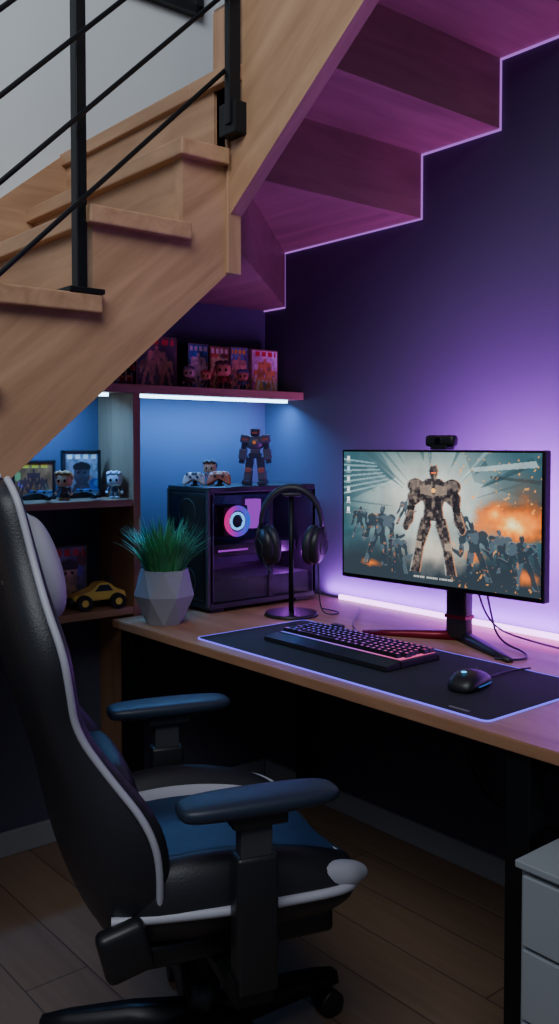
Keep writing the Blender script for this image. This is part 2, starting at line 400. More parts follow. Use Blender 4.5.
prism('soffit_winder', [(0.113, -0.001), (X1-0.0299, -0.692), (X1-0.0299, -0.001)], 'z', 1.9655, 1.985, wood_sx, st)
prof = [(X1, 1.9655)]
for i in range(n2):
    prof += [(X1+RUN2*i, 2.161+RISE*i), (X1+RUN2*(i+1), 2.161+RISE*i)]
topp = []
for i in range(n2-1, -1, -1):
    topp += [(X1+RUN2*(i+1), 2.375+RISE*i), (X1+RUN2*i+(0.04 if i else -0.03), 2.375+RISE*i)]
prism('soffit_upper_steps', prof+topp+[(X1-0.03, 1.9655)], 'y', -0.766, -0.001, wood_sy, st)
zu = lambda x: 1.815+0.755*(x-0.85)
pu = [(0.812, zu(0.83)), (0.812, 2.335), (1.14, 2.335)]
for i in range(1, n2):
    pu += [(0.85+RUN2*i, 2.335+RISE*i), (0.85+RUN2*(i+1), 2.335+RISE*i)]
pu += [(0.85+RUN2*n2, zu(0.85+RUN2*n2))]
prism('stringer_upper', pu, 'y', -0.80, -0.765, wood_st2, st)
for i in range(n2):
    box('tread_upper_%d' % i, 0.83+RUN2*i, 0.85+RUN2*(i+1)+0.02, -0.825, -0.02, 2.376+RISE*i, 2.415+RISE*i, wood_y, st, bev=0.004)
box('corner_post', 0.795, 0.856, -0.808, -0.765, 1.688, 2.335, wood_z, st, bev=0.003)
pts = [(0.0, 1.768), (0.117, 1.768), (0.117, 1.964)] + [(X1, 1.964)]
for i in range(n2): pts += [(X1+RUN2*i-0.001, 2.158+RISE*i), (X1+RUN2*(i+1), 2.158+RISE*i)]
segs = []
for i in range(len(pts)-1):
    (xa, za), (xb, zb_) = pts[i], pts[i+1]; t = 0.0026
    segs.append((min(xa, xb)-t, max(xa, xb)+t, -0.007, -0.001, min(za, zb_)-t, max(za, zb_)+t))
boxes('soffit_led_strip', segs, glow_line, st)

rl = empty('stair_railing')
SL = 0.98
box('post_front', 0.825, 0.853, -1.211, -1.186, 1.606, 2.95, black_metal, rl, bev=0.002)
box('post_foot_plate', 0.80, 0.875, -1.240, -1.155, 1.5965, 1.608, black_metal, rl, bev=0.002)
box('post_side', 0.890, 0.910, -0.842, -0.808, 2.03, 3.2, black_metal, rl, bev=0.002)
box('post_side_bracket', 0.849, 0.912, -0.858, -0.806, 2.008, 2.085, black_metal, rl, bev=0.003, T=Matrix.Translation((0.010, 0.022, 0)))
box('post_lower', 0.825, 0.853, -2.16, -2.13, topZ[5]-0.001, 2.08, black_metal, rl, bev=0.002)
for i, z in enumerate((1.805, 1.985, 2.155, 2.325, 2.495)):
    f = lambda y: z+SL*(y+1.2)
    cyl('rail_bar_%d' % i, (0.862, -2.17, f(-2.17)), (0.888, -0.825, f(-0.825)), 0.0055, black_metal, rl, n=12)
f = lambda y: 2.69+SL*(y+1.2)
cyl('handrail', (0.858, -2.2, f(-2.2)), (0.890, -0.80, f(-0.80)), 0.02, black_metal, rl, n=16)

pf = empty('picture_frame', (0.0, -0.60, 2.755), math.pi/2)
box('frame_back', -0.3, 0.3, -0.02, 0, 0, 0.8, black_pl, pf, bev=0.002)
boxes('frame_moulding', [(-0.3, 0.3, -0.035, -0.02, 0, 0.03), (-0.3, 0.3, -0.035, -0.02, 0.77, 0.8), (-0.3, -0.27, -0.035, -0.02, 0, 0.8), (0.27, 0.3, -0.035, -0.02, 0, 0.8)], black_pl, pf)
picture('print', art(91, (120, 130, 140), (60, 60, 70), 60, 44, False), -0.27, 0.27, 0.03, 0.77, -0.021, pf)

# ------------------------------------------------------------------ SHELVING
sh = empty('wall_shelving')
box('shelf_top', 0.0, 0.22, -1.08, 0.0, 1.428, 1.455, wood_shelf, sh, bev=0.002)
box('divider_panel', 0.0, 0.222, -0.702, -0.676, 0.0, 1.428, wood_shelf_z, sh, bev=0.002)
box('shelf_mid', 0.0, 0.218, -1.52, -0.702, 1.078, 1.10, wood_shelf, sh, bev=0.002)
box('shelf_low', 0.0, 0.218, -1.9, -0.702, 0.742, 0.765, wood_shelf, sh, bev=0.002)
box('led_tube_right', 0.150, 0.166, -0.655, -0.03, 1.418, 1.4285, glow_blue, sh)
box('led_tube_left', 0.150, 0.166, -1.06, -0.755, 1.418, 1.4285, glow_blue, sh)

# ------------------------------------------------------------------ DESK
dk = empty('desk')
prism('desk_top', [(0.245, -0.792), (2.75, -0.792), (2.75, -0.002), (0.002, -0.002), (0.002, -0.672), (0.245, -0.672)], 'z', 0.716, 0.74, wood_desk, dk, bev=0.002)
for i, (x, y) in enumerate(((0.30, -0.755), (1.690, -0.755), (2.68, -0.755), (0.30, -0.06), (1.690, -0.06), (2.68, -0.06))):
    box('leg_%d' % i, x-0.026, x+0.026, y-0.024, y+0.024, 0, 0.716, black_metal, dk, bev=0.002)
for i, x in enumerate((0.30, 1.690, 2.68)):
    box('crossbar_%d' % i, x-0.02, x+0.02, -0.73, -0.085, 0.67, 0.716, black_metal, dk)
box('led_strip', 0.42, 2.7, -0.016, -0.004, 0.7405, 0.755, glow_violet, dk)
tube('under_desk_cable', [(0.9, -0.10, .713), (1.0, -0.08, .5), (1.25, -0.05, .42), (1.5, -0.06, .5), (1.66, -0.07, .66)], .004, black_pl, dk)
tube('under_desk_cable_b', [(0.95, -0.10, .713), (0.98, -0.06, .4), (1.1, -0.05, .2), (1.4, -0.05, .25)], .004, black_pl, dk)

cb = empty('drawer_cabinet', (1.742, -0.850, 0))
box('body', 0, 0.40, 0.012, 0.45, 0.02, 0.545, white_cab, cb, bev=0.002)
box('top_panel', -0.003, 0.403, -0.004, 0.452, 0.545, 0.558, white_cab, cb, bev=0.002)
for i in range(4):
    z0 = 0.03+i*0.128
    box('drawer_front_%d' % i, 0.012, 0.388, -0.003, 0.012, z0, z0+0.121, white_cab, cb, bev=0.002)
    box('drawer_slot_%d' % i, 0.15, 0.25, -0.004, 0.0, z0+0.107, z0+0.121, dark_grey, cb)
boxes('feet', [(0.02, 0.06, 0.03, 0.07, 0, 0.02), (0.34, 0.38, 0.03, 0.07, 0, 0.02), (0.02, 0.06, 0.38, 0.42, 0, 0.02), (0.34, 0.38, 0.38, 0.42, 0, 0.02)], dark_grey, cb)

# ------------------------------------------------------------------ MONITOR
mo = empty('computer_monitor', (1.107, -0.318, 0), math.radians(4.0))
box('housing', -0.320, 0.320, -0.012, 0.014, 0.892, 1.254, black_pl, mo, bev=0.003)
box('rear_bulge', -0.19, 0.19, 0.014, 0.05, 0.95, 1.19, black_pl, mo, bev=0.012, seg=3)
box('bezel_glass', -0.318, 0.318, -0.0135, -0.012, 0.894, 1.252, black_gl, mo)
picture('screen', paint_screen(), -0.312, 0.312, 0.904, 1.248, -0.0145, mo, True, 1.75)
box('arm_mount', -0.05, 0.05, 0.05, 0.09, 1.02, 1.12, black_pl, mo, bev=0.004)
box('neck', -0.032, 0.032, 0.085, 0.125, 0.745, 1.12, black_pl, mo, bev=0.008, seg=3)
box('neck_red_ring', -0.034, 0.034, 0.083, 0.127, 0.80, 0.81, red_m, mo, bev=0.002)
for sg in (-1, 1):
    a = Vector((0, 0.115, 0)); b = Vector((sg*0.235, -0.02, 0)); d = (b-a).normalized(); nrm = Vector((-d.y, d.x, 0))
    r = []
    for t, w, h in ((-0.08, .020, .024), (0.3, .019, .020), (0.7, .015, .015), (1.0, .009, .010)):
        c = a.lerp(b, t)
        r.append([(c+nrm*w)+Vector((0, 0, .7405)), (c-nrm*w)+Vector((0, 0, .7405)), (c-nrm*w*.7)+Vector((0, 0, .7405+h)), (c+nrm*w*.7)+Vector((0, 0, .7405+h))])
    loft('foot_leg_%s' % ('left' if sg < 0 else 'right'), r, [red_m if sg < 0 else black_pl], None, mo, 0)
Ti = (Matrix.Translation((1.107, -0.318, 0)) @ Matrix.Rotation(math.radians(4), 4, 'Z')).inverted()
for nm, pp in (('power_cable', [(1.13, -0.23, 1.03), (1.15, -0.18, .93), (1.16, -0.16, .83), (1.20, -0.18, .75), (1.33, -0.22, .7435), (1.36, -0.30, .7435), (1.30, -0.325, .7435)]),
               ('video_cable', [(1.10, -0.23, 1.02), (1.11, -0.16, .9), (1.13, -0.13, .78), (1.22, -0.10, .7435), (1.45, -0.12, .7435)])):
    o = tube(nm, pp, .0028, black_pl, mo); o.data.transform(Ti)
wc = empty('webcam', (1.120, -0.314, 1.2545), math.radians(4))
box('body', -0.045, 0.045, -0.016, 0.012, 0.008, 0.038, black_pl, wc, bev=0.009, seg=4)
box('clip', -0.025, 0.025, -0.018, 0.022, 0.0005, 0.012, black_pl, wc, bev=0.002)
cyl('lens', (0, -0.020, 0.023), (0, -0.014, 0.023), 0.010, black_gl, wc)
torus('lens_ring', (0, -0.018, 0.023), 0.011, 0.0008, dark_grey, wc, Matrix.Rotation(math.pi/2, 4, 'X'))

# ------------------------------------------------------------------ DESK MAT, KEYBOARD, MOUSE
def rrect(x0, x1, y0, y1, r, n=6):
    p = []
    for cx, cy, a in ((x1-r, y1-r, 0), (x0+r, y1-r, 90), (x0+r, y0+r, 180), (x1-r, y0+r, 270)):
        for i in range(n+1):
            t = math.radians(a+90*i/n); p.append((cx+r*math.cos(t), cy+r*math.sin(t)))
    return p
mp_ = empty('gaming_mouse_mat')
prism('cloth', rrect(0.635, 1.600, -0.750, -0.365, 0.015), 'z', 0.7402, 0.7440, pad_m, mp_)
tube('led_edge', [(x, y, 0.7425) for x, y in rrect(0.633, 1.602, -0.752, -0.363, 0.016)], 0.0020, glow_pad, mp_, True, 'POLY')
box('led_controller', 0.76, 0.80, -0.372, -0.352, 0.7402, 0.752, black_pl, mp_, bev=0.002)
box('logo_print', 1.49, 1.54, -0.732, -0.724, 0.744, 0.7443, steel, mp_)

kb = empty('mechanical_keyboard', (1.005, -0.520, 0.7442), math.radians(0.5))
box('case', -0.222, 0.222, -0.065, 0.075, 0.0, 0.018, black_pl, kb, bev=0.003)
prism('wrist_rest', [(-0.115, 0.002), (-0.113, 0.012), (-0.07, 0.018), (-0.067, 0.002)], 'x', -0.222, 0.222, black_pl, kb)
tube('keyboard_cable', [(-0.09, 0.072, .010), (-0.11, 0.13, .010), (-0.21, 0.20, .002), (-0.31, 0.33, .001), (-0.39, 0.42, .001)], .0024, black_pl, kb)
def kb_mat():
    m = bpy.data.materials.new('keyboard_backlight'); m.use_nodes = True; nt = m.node_tree
    nt.nodes.remove(nt.nodes['Principled BSDF'])
    tc = nt.nodes.new('ShaderNodeTexCoord'); sp = nt.nodes.new('ShaderNodeSeparateXYZ'); nt.links.new(tc.outputs['Generated'], sp.inputs[0])
    r = nt.nodes.new('ShaderNodeValToRGB'); e = r.color_ramp.elements
    e[0].color = (0.16, 0.18, 1, 1); e[1].color = (0.9, 0.12, 0.35, 1)
    for p, c in ((0.3, (0.3, 0.16, 1, 1)), (0.6, (0.6, 0.14, 0.9, 1)), (0.85, (0.9, 0.16, 0.55, 1))):
        q = e.new(p); q.color = c
    nt.links.new(sp.outputs['X'], r.inputs['Fac'])
    em = nt.nodes.new('ShaderNodeEmission'); em.inputs['Strength'].default_value = 1.0
    nt.links.new(r.outputs['Color'], em.inputs['Color']); nt.links.new(em.outputs[0], nt.nodes['Material Output'].inputs[0])
    return m
kbl = kb_mat()
box('backlight_plate', -0.214, 0.214, -0.058, 0.066, 0.018, 0.0192, kbl, kb)
bm = bmesh.new(); bl = bmesh.new()
for r in range(6):
    y = 0.056-r*0.0207
    xcur = -0.213
    widths = [0.0195]*22
    if r == 5: widths = [.025, .022, .022, .12, .022, .022, .022, .025]+[.0195]*7
    if r in (2, 3, 4): widths = [0.026+0.004*r]+[0.0195]*11+[0.034]+[.0195]*7
    for w in widths:
        if xcur+w > 0.2165: break
        x0, x1 = xcur+0.0010, xcur+w-0.0010
        b = [(x0, y-0.0090), (x1, y-0.0090), (x1, y+0.0090), (x0, y+0.0090)]; t = 0.002
        tp = [(x0+t, y-0.009+t), (x1-t, y-0.009+t), (x1-t, y+0.009-t), (x0+t, y+0.009-t)]
        vb = [bm.verts.new((p[0], p[1], 0.020)) for p in b]; vt = [bm.verts.new((p[0], p[1], 0.0295)) for p in tp]
        bm.faces.new(vb[::-1]); bm.faces.new(vt)
        for i in range(4): bm.faces.new((vb[i], vb[(i+1) % 4], vt[(i+1) % 4], vt[i]))
        cx = (x0+x1)/2; add_box(bl, cx-.003, cx+.003, y-.001, y+.004, 0.0294, 0.0298)
        xcur += w
finish(bm, 'keycaps', black_pl, kb); finish(bl, 'key_legends', kbl, kb)

ms = empty('gaming_mouse', (1.430, -0.585, 0.7442), math.radians(12))
rings = []
for y, w, h in ((-0.062, .018, .014), (-0.05, .032, .030), (-0.02, .036, .042), (0.015, .033, .039), (0.045, .031, .028), (0.06, .022, .016)):
    rings.append([(-w, y, 0.001), (-w*1.02, y, h*.55), (-w*.7, y, h*.95), (0, y, h*1.02), (w*.7, y, h*.95), (w*1.02, y, h*.55), (w, y, 0.001), (0, y, 0.0)])
loft('shell', rings, [black_pl], None, ms, 2)
cyl('scroll_wheel', (-0.004, 0.035, 0.027), (0.004, 0.035, 0.027), 0.009, dark_grey, ms, n=16)
ell('palm_logo', (0, -0.03, 0.0395), (0.006, 0.007, 0.0015), E('mouse_logo_blue', (0.1, 0.5, 1), 2.0), ms)
tube('side_glow', [(0.0355, -0.03, 0.012), (0.037, 0.0, 0.011), (0.033, 0.035, 0.010)], 0.001, E('mouse_side_blue', (0.1, 0.3, 1), 0.5), ms)
tube('mouse_cable', [(0, 0.06, 0.006), (0.0, 0.10, 0.004), (0.02, 0.2, 0.003), (0.04, 0.23, 0.003)], 0.0022, black_pl, ms)

# ------------------------------------------------------------------ PC TOWER
pc = empty('gaming_pc_tower', (0.137, -0.522, 0.7402))
LX, LY, LZ = 0.235, 0.44, 0.395
box('base_plate', 0, LX, 0, LY, 0.012, 0.03, black_pl, pc, bev=0.003)
box('top_plate', 0, LX, 0, LY, LZ-0.018, LZ, black_pl, pc, bev=0.003)
box('left_side', 0, 0.004, 0.002, LY, 0.03, LZ-0.018, black_pl, pc)
box('rear_panel', 0.004, LX, LY-0.01, LY, 0.03, LZ-0.018, black_pl, pc)
box('front_panel', 0.004, LX, 0, 0.018, 0.03, LZ-0.018, black_pl, pc, bev=0.004)
box('front_glass', 0.02, LX-0.02, -0.003, 0.0, 0.035, LZ-0.03, black_gl, pc)
boxes('front_frame', [(0.004, 0.014, -0.006, 0, 0.02, LZ-0.01), (LX-0.012, LX, -0.006, 0, 0.02, LZ-0.01)], dark_grey, pc)
for i in range(3):
    torus('front_fan_ring_%d' % i, (LX/2, -0.0035, 0.09+i*0.11), 0.046, 0.0012, dark_grey, pc, Matrix.Rotation(math.pi/2, 4, 'X'))
boxes('pillars', [(LX-0.012, LX, 0.0, 0.012, 0.03, LZ-0.018), (LX-0.012, LX, LY-0.012, LY, 0.03, LZ-0.018), (LX-0.010, LX-0.002, 0.240, 0.256, 0.03, LZ-0.018)], black_pl, pc)
boxes('feet', [(0.02, 0.05, 0.02, 0.07, 0, 0.012), (LX-0.05, LX-0.02, 0.02, 0.07, 0, 0.012), (0.02, 0.05, LY-.07, LY-.02, 0, 0.012), (LX-0.05, LX-0.02, LY-.07, LY-.02, 0, 0.012)], black_pl, pc)
glass = M('tinted_glass', (0.01, 0.01, 0.015), 0.12, alpha=0.16, spec=0.2)
box('side_glass', LX-0.001, LX+0.003, 0.012, LY-0.012, 0.03, LZ-0.018, glass, pc)
box('psu_shroud', 0.01, LX-0.015, 0.02, LY-0.015, 0.03, 0.10, dark_grey, pc, bev=0.003)
box('motherboard', 0.03, 0.036, 0.12, LY-0.03, 0.12, LZ-0.04, M('pcb', (0.015, 0.02, 0.05), 0.6, var=0.5, vscale=60), pc)
box('graphics_card', 0.05, 0.17, 0.06, LY-0.03, 0.165, 0.205, black_pl, pc, bev=0.003)
box('gpu_light_bar', 0.1705, 0.172, 0.08, 0.20, 0.182, 0.188, E('gpu_glow', (0.5, 0.05, 0.8), 0.9), pc)
boxes('ram_sticks', [(0.04, 0.075, 0.29+i*.012, 0.296+i*.012, 0.24, 0.34) for i in range(4)], E('ram_glow', (0.5, 0.06, 0.9), 0.9), pc)
fx, fy, fz = 0.165, 0.162, 0.278
RY = Matrix.Rotation(math.pi/2, 4, 'Y')
box('cooler_block', 0.05, fx-0.008, fy-0.05, fy+0.05, fz-0.05, fz+0.05, black_pl, pc, bev=0.004)
def ring_mat():
    m = bpy.data.materials.new('rgb_ring'); m.use_nodes = True; nt = m.node_tree
    nt.nodes.remove(nt.nodes['Principled BSDF'])
    tc = nt.nodes.new('ShaderNodeTexCoord'); sp = nt.nodes.new('ShaderNodeSeparateXYZ'); nt.links.new(tc.outputs['Object'], sp.inputs[0])
    mr = nt.nodes.new('ShaderNodeMapRange'); mr.inputs['From Min'].default_value = fy-0.045; mr.inputs['From Max'].default_value = fy+0.045
    nt.links.new(sp.outputs['Y'], mr.inputs['Value'])
    r = nt.nodes.new('ShaderNodeValToRGB'); e = r.color_ramp.elements
    e[0].color = (0.9, 0.02, 0.35, 1); e[1].color = (0.01, 0.16, 1.0, 1); q = e.new(0.5); q.color = (0.22, 0.03, 0.9, 1)
    nt.links.new(mr.outputs['Result'], r.inputs['Fac'])
    em = nt.nodes.new('ShaderNodeEmission'); em.inputs['Strength'].default_value = 1.1
    nt.links.new(r.outputs['Color'], em.inputs['Color']); nt.links.new(em.outputs[0], nt.nodes['Material Output'].inputs[0])
    return m
rgbm = ring_mat()
torus('cooler_ring', (fx, fy, fz), 0.043, 0.0085, rgbm, pc, RY)
torus('cooler_inner_ring', (fx, fy, fz), 0.026, 0.0045, E('ring_ice', (0.12, 0.42, 1.0), 2.4), pc, RY)
cyl('fan_hub', (fx-.004, fy, fz), (fx+.003, fy, fz), 0.014, black_pl, pc)
bm = bmesh.new()
for i in range(7):
    T = Matrix.Translation((fx-.003, fy, fz)) @ Matrix.Rotation(i*2*math.pi/7, 4, 'X') @ Matrix.Rotation(0.5, 4, 'Z')
    add_box(bm, -0.001, 0.001, -0.008, 0.008, 0.012, 0.04, T)
finish(bm, 'fan_blades', black_pl, pc)

# headphones on stand
hs = empty('headphone_stand', (0.538, -0.330, 0.7402), math.radians(50))
cyl('base', (0, 0, 0.0), (0, 0, 0.010), 0.085, black_pl, hs, r1=0.080, n=32)
cyl('column', (0, 0.01, 0.01), (0, 0.01, 0.375), 0.008, black_metal, hs)
box('cradle', -0.03, 0.03, -0.015, 0.03, 0.368, 0.380, black_pl, hs, bev=0.004, seg=3)
arc = []
for i in range(21):
    a = math.pi*i/20; arc.append((0.088*math.cos(a), 0.008, 0.275+0.110*math.sin(a)))
bm = bmesh.new(); prev = None
for i, p in enumerate(arc):
    t = math.pi*i/20; nx, nz = math.cos(t), math.sin(t); th = 0.012+0.010*math.sin(t)
    q = [bm.verts.new((p[0]+nx*o, p[1]+w, p[2]+nz*o)) for o, w in ((0, -.02), (th, -.017), (th, .017), (0, .02))]
    if prev:
        for j in range(4): bm.faces.new((prev[j], prev[(j+1) % 4], q[(j+1) % 4], q[j]))
    else: bm.faces.new(q)
    prev = q
bm.faces.new(prev[::-1]); finish(bm, 'headphones_headband', leather, hs, True)
for sg in (-1, 1):
    T = Matrix.Translation((sg*0.080, 0.004, 0.215)) @ Matrix.Rotation(sg*-0.5, 4, 'Z') @ Matrix.Rotation(sg*0.12, 4, 'Y')
    n = 'left' if sg < 0 else 'right'
    ell('headphones_cup_'+n, (0, 0, 0), (0.028, 0.046, 0.058), black_pl, hs, T)
    o = torus('headphones_cushion_'+n, (0, 0, 0), 0.037, 0.016, leather, hs, RY); o.data.transform(T @ Matrix.Translation((-sg*0.018, 0, 0)) @ Matrix.Diagonal((1, 1, 1.2, 1)))
    tube('headphones_yoke_'+n, [(sg*0.094, 0.008, 0.285), (sg*0.108, 0.008, 0.26), (sg*0.104, 0.004, 0.22)], 0.006, dark_grey, hs)
    o = torus('headphones_accent_'+n, (0, 0, 0), 0.025, 0.0015, dark_grey, hs, RY); o.data.transform(T @ Matrix.Translation((sg*0.025, 0, 0)))
tube('microphone_boom', [(-0.09, 0.0, 0.19), (-0.085, -0.05, 0.16), (-0.06, -0.09, 0.145)], 0.003, black_pl, hs)
tube('cable', [(0.083, 0.008, 0.17), (0.085, 0.0, 0.10), (0.09, -0.01, 0.01), (0.13, -0.02, 0.004), (0.16, 0.03, 0.004), (0.10, 0.09, 0.004)], 0.0022, black_pl, hs)

# ------------------------------------------------------------------ PLANT
pl = empty('potted_grass_plant', (0.392, -0.700, 0.7402))
bm = bmesh.new()
lv = [(0.0, 0.055, 0), (0.085, 0.090, .5), (0.160, 0.072, 0)]
R = []
for z, r, o in lv: R.append([bm.verts.new((r*math.cos((i+o)*2*math.pi/7+.3), r*math.sin((i+o)*2*math.pi/7+.3), z)) for i in range(7)])
bm.faces.new(R[0][::-1])
for i in range(7):
    j = (i+1) % 7
    bm.faces.new((R[0][i], R[0][j], R[1][i])); bm.faces.new((R[0][j], R[1][j], R[1][i]))
    bm.faces.new((R[1][i], R[1][j], R[2][j])); bm.faces.new((R[1][i], R[2][j], R[2][i]))
ri = [bm.verts.new((v.co.x*.9, v.co.y*.9, 0.160)) for v in R[2]]; rd = [bm.verts.new((v.co.x*.88, v.co.y*.88, 0.145)) for v in R[2]]
for i in range(7):
    j = (i+1) % 7
    bm.faces.new((R[2][i], R[2][j], ri[j], ri[i])); bm.faces.new((ri[i], ri[j], rd[j], rd[i]))
finish(bm, 'faceted_planter', pot_m, pl)
cyl('soil', (0, 0, 0.138), (0, 0, 0.148), 0.060, soil_m, pl, n=14)
bm = bmesh.new()
for i in range(620):
    a = random.uniform(0, 2*math.pi); rr = 0.052*math.sqrt(random.random()); L = random.uniform(0.09, 0.18)
    out = random.uniform(0.15, 0.95)*(0.4+rr/0.05*.75); w = random.uniform(0.0016, 0.0032)
    p = Vector((rr*math.cos(a), rr*math.sin(a), 0.145)); a2 = a+random.uniform(-.7, .7)
    d0 = Vector((math.cos(a2), math.sin(a2), 0)); s = Vector((-d0.y, d0.x, 0)); prev = None
    for k in range(6):
        t = k/5; ang = out*(0.35+t*0.9)
        if k: p = p+(d0*math.sin(ang)+Vector((0, 0, math.cos(ang))))*L/5
        ww = w*(1-t**2*.95)
        q = (bm.verts.new(p-s*ww), bm.verts.new(p+s*ww))
        if prev: bm.faces.new((prev[0], prev[1], q[1], q[0]))
        prev = q
finish(bm, 'grass_blades', leaf_m, pl)

# ------------------------------------------------------------------ SMALL FIGURES AND TOYS
def chibi(name, loc, h, rz, skin, hair, body, legs):
    e = empty(name, loc, rz, scale=h/0.10)
    mk = lambda n, c, r=.5: M(name+'_'+n, lin(c), r)
    ms_, mh, mb, ml = mk('skin', skin), mk('hair', hair), mk('body', body), mk('legs', legs)
    for sg in (-1, 1):
        cyl('leg', (sg*.010, 0, 0.002), (sg*.009, 0, .024), .008, ml, e, r1=.007, n=12)
        ell('shoe', (sg*.010, -.004, .0052), (.009, .013, .005), mh, e, seg=12)
        cyl('arm', (sg*.017, 0, .044), (sg*.026, -.008, .026), .006, mb, e, r1=.005, n=10)
        ell('hand', (sg*.027, -.009, .024), .006, ms_, e, seg=10)
        ell('eye', (sg*.011, -.0245, .068), (.0045, .002, .006), black_gl, e, seg=10)
    loft('torso', [[(x*w, y*w*.7, z) for x, y in ((-1, -1), (1, -1), (1, 1), (-1, 1))] for z, w in ((.022, .013), (.034, .015), (.048, .012))], [mb], None, e, 2)
    box('head', -.027, .027, -.024, .022, .048, .094, ms_, e, bev=.015, seg=4)
    ell('hair', (0, .004, .080), (.031, .027, .022), mh, e, seg=16)
    for i in range(5): ell('hair_tuft', (-.02+.01*i, -.014, .092+.003*(i % 2)), (.009, .012, .009), mh, e, seg=8)
    return e
def gamepad(name, loc, rz, col, acc, sc=1.0, tilt=1.15, zoff=0.045):
    e = empty(name, loc, rz, scale=sc)
    mb = M(name+'_shell', lin(col), .4); ma = M(name+'_accent', lin(acc), .4)
    T = Matrix.Translation((0, 0.0, zoff)) @ Matrix.Rotation(tilt, 4, 'X')
    out = [(-.030, .030), (.030, .030), (.052, .022), (.060, -.005), (.066, -.038), (.056, -.050), (.042, -.040), (.026, -.016), (-.026, -.016), (-.042, -.040), (-.056, -.050), (-.066, -.038), (-.060, -.005), (-.052, .022)]
    rings = []
    for z, k in ((-.012, .86), (-.006, 1), (.006, 1), (.013, .86)):
        rings.append([(x*k, y*k, z) for x, y in out])
    loft('shell', rings, [mb], None, e, 2, T)
    for x, y in ((-.020, -.004), (.020, -.004)):
        o = cyl('thumbstick', (x, y, .010), (x, y, .020), .007, black_pl, e, n=14); o.data.transform(T)
    for i, (dx, dy) in enumerate(((0, .008), (0, -.008), (.008, 0), (-.008, 0))):
        o = cyl('button', (.040+dx, .012+dy, .010), (.040+dx, .012+dy, .0155), .0035, ma, e, n=10); o.data.transform(T)
    o = boxes('dpad', [(-.048, -.032, .009, .015, .010, .0155), (-.043, -.037, .004, .020, .010, .0155)], ma, e); o.data.transform(T)
    o = box('touchpad', -.016, .016, .008, .024, .010, .0148, ma, e, bev=.001); o.data.transform(T)
    if tilt > 0.5:
        box('stand', -.02, .02, -.012, .028, 0, .006, black_pl, e, bev=.002); box('stand_prop', -.012, .012, .010, .018, .005, zoff, black_pl, e)
    return e
def mecha(name, loc, rz, h, ca, cb, cc):
    e = empty(name, loc, rz, scale=h/0.19)
    A, B, C_ = M(name+'_a', lin(ca), .4, .2), M(name+'_b', lin(cb), .4, .2), M(name+'_c', lin(cc), .35, .1)
    for sg in (-1, 1):
        R = Matrix.Translation((sg*.016, 0, .095)) @ Matrix.Rotation(sg*-.12, 4, 'Y')
        def b(n, *a, m=A): 
            o = box(n, *a, m, e, bev=.003); o.data.transform(R); return o
        b('foot', -.015, .015, -.028, .016, -.095, -.080, m=B)
        b('shin', -.013, .013, -.014, .014, -.080, -.045)
        b('knee', -.010, .010, -.018, .006, -.054, -.038, m=C_)
        b('thigh', -.012, .012, -.012, .012, -.042, -.004, m=B)
        R = Matrix.Translation((sg*.033, 0, .150)) @ Matrix.Rotation(sg*-.16, 4, 'Y')
        b('shoulder_pad', -.014, .016, -.017, .017, -.012, .014)
        b('shoulder_trim', -.010, .013, -.0185, .0185, -.004, .004, m=C_)
        b('upper_arm', -.009, .009, -.009, .009, -.035, -.008, m=B)
        b('forearm', -.012, .012, -.014, .012, -.066, -.032)
        b('fist', -.009, .009, -.011, .009, -.080, -.066, m=B)
    box('pelvis', -.021, .021, -.014, .014, .088, .105, B, e, bev=.003)
    box('waist', -.015, .015, -.012, .012, .103, .118, A, e, bev=.003)
    loft('chest', [[(x*w, y*d, z) for x, y in ((-1, -1), (1, -1), (1, 1), (-1, 1))] for z, w, d in ((.114, .019, .014), (.128, .034, .022), (.150, .036, .024), (.163, .020, .014))], [A], None, e, 1)
    ell('chest_core', (0, -.021, .140), (.006, .003, .006), E(name+'_core', (1, .3, .1), .4), e, seg=10)
    box('head', -.012, .012, -.013, .012, .160, .184, B, e, bev=.004, seg=3)
    box('visor', -.009, .009, -.0145, -.010, .168, .174, C_, e)
    boxes('antennae', [(-.0155, -.012, -.004, .004, .165, .184), (.012, .0155, -.004, .004, .165, .184)], C_, e)
    return e
cam_face = math.radians(42)
TOPZ = 0.7406+LZ
gamepad('game_controller', (0.245, -0.490, TOPZ), cam_face, (200, 180, 174), (60, 60, 70), .60)
gamepad('game_controller', (0.285, -0.420, TOPZ), cam_face, (180, 90, 60), (230, 210, 190), .64)
chibi('collectible_figurine', (0.205, -0.40, TOPZ), .080, cam_face, (210, 150, 120), (60, 40, 36), (150, 60, 50), (40, 40, 60))
mecha('robot_action_figure', (0.320, -0.300, TOPZ), cam_face, .19, (92, 88, 104), (54, 56, 78), (176, 96, 78))
ZS = 1.4555
art_box('game_box', (0.06, -0.775, ZS), .10, .13, .05, 1, (100, 64, 70), (200, 110, 80), style=1)
art_box('game_box', (0.06, -0.665, ZS), .09, .155, .05, 12, (80, 92, 126), (220, 190, 130), style=2)
art_box('game_box', (0.06, -0.530, ZS), .16, .172, .05, 2, (96, 76, 86), (220, 160, 120), style=2)
art_box('board_game_box', (0.05, -0.360, ZS), .085, .160, .06, 3, (60, 110, 170), (240, 210, 190), style=2)
art_box('board_game_box', (0.05, -0.270, ZS), .085, .156, .06, 9, (180, 90, 50), (240, 210, 130), style=0)
art_box('board_game_box', (0.05, -0.183, ZS), .080, .160, .06, 4, (100, 120, 160), (240, 170, 130), style=2)
art_box('comic_book', (0.09, -0.083, ZS), .125, .156, .02, 5, (240, 200, 210), (250, 170, 90), style=2)
chibi('collectible_figurine', (0.165, -0.455, ZS), .070, math.radians(50), (210, 170, 150), (110, 90, 100), (120, 70, 80), (60, 50, 60))
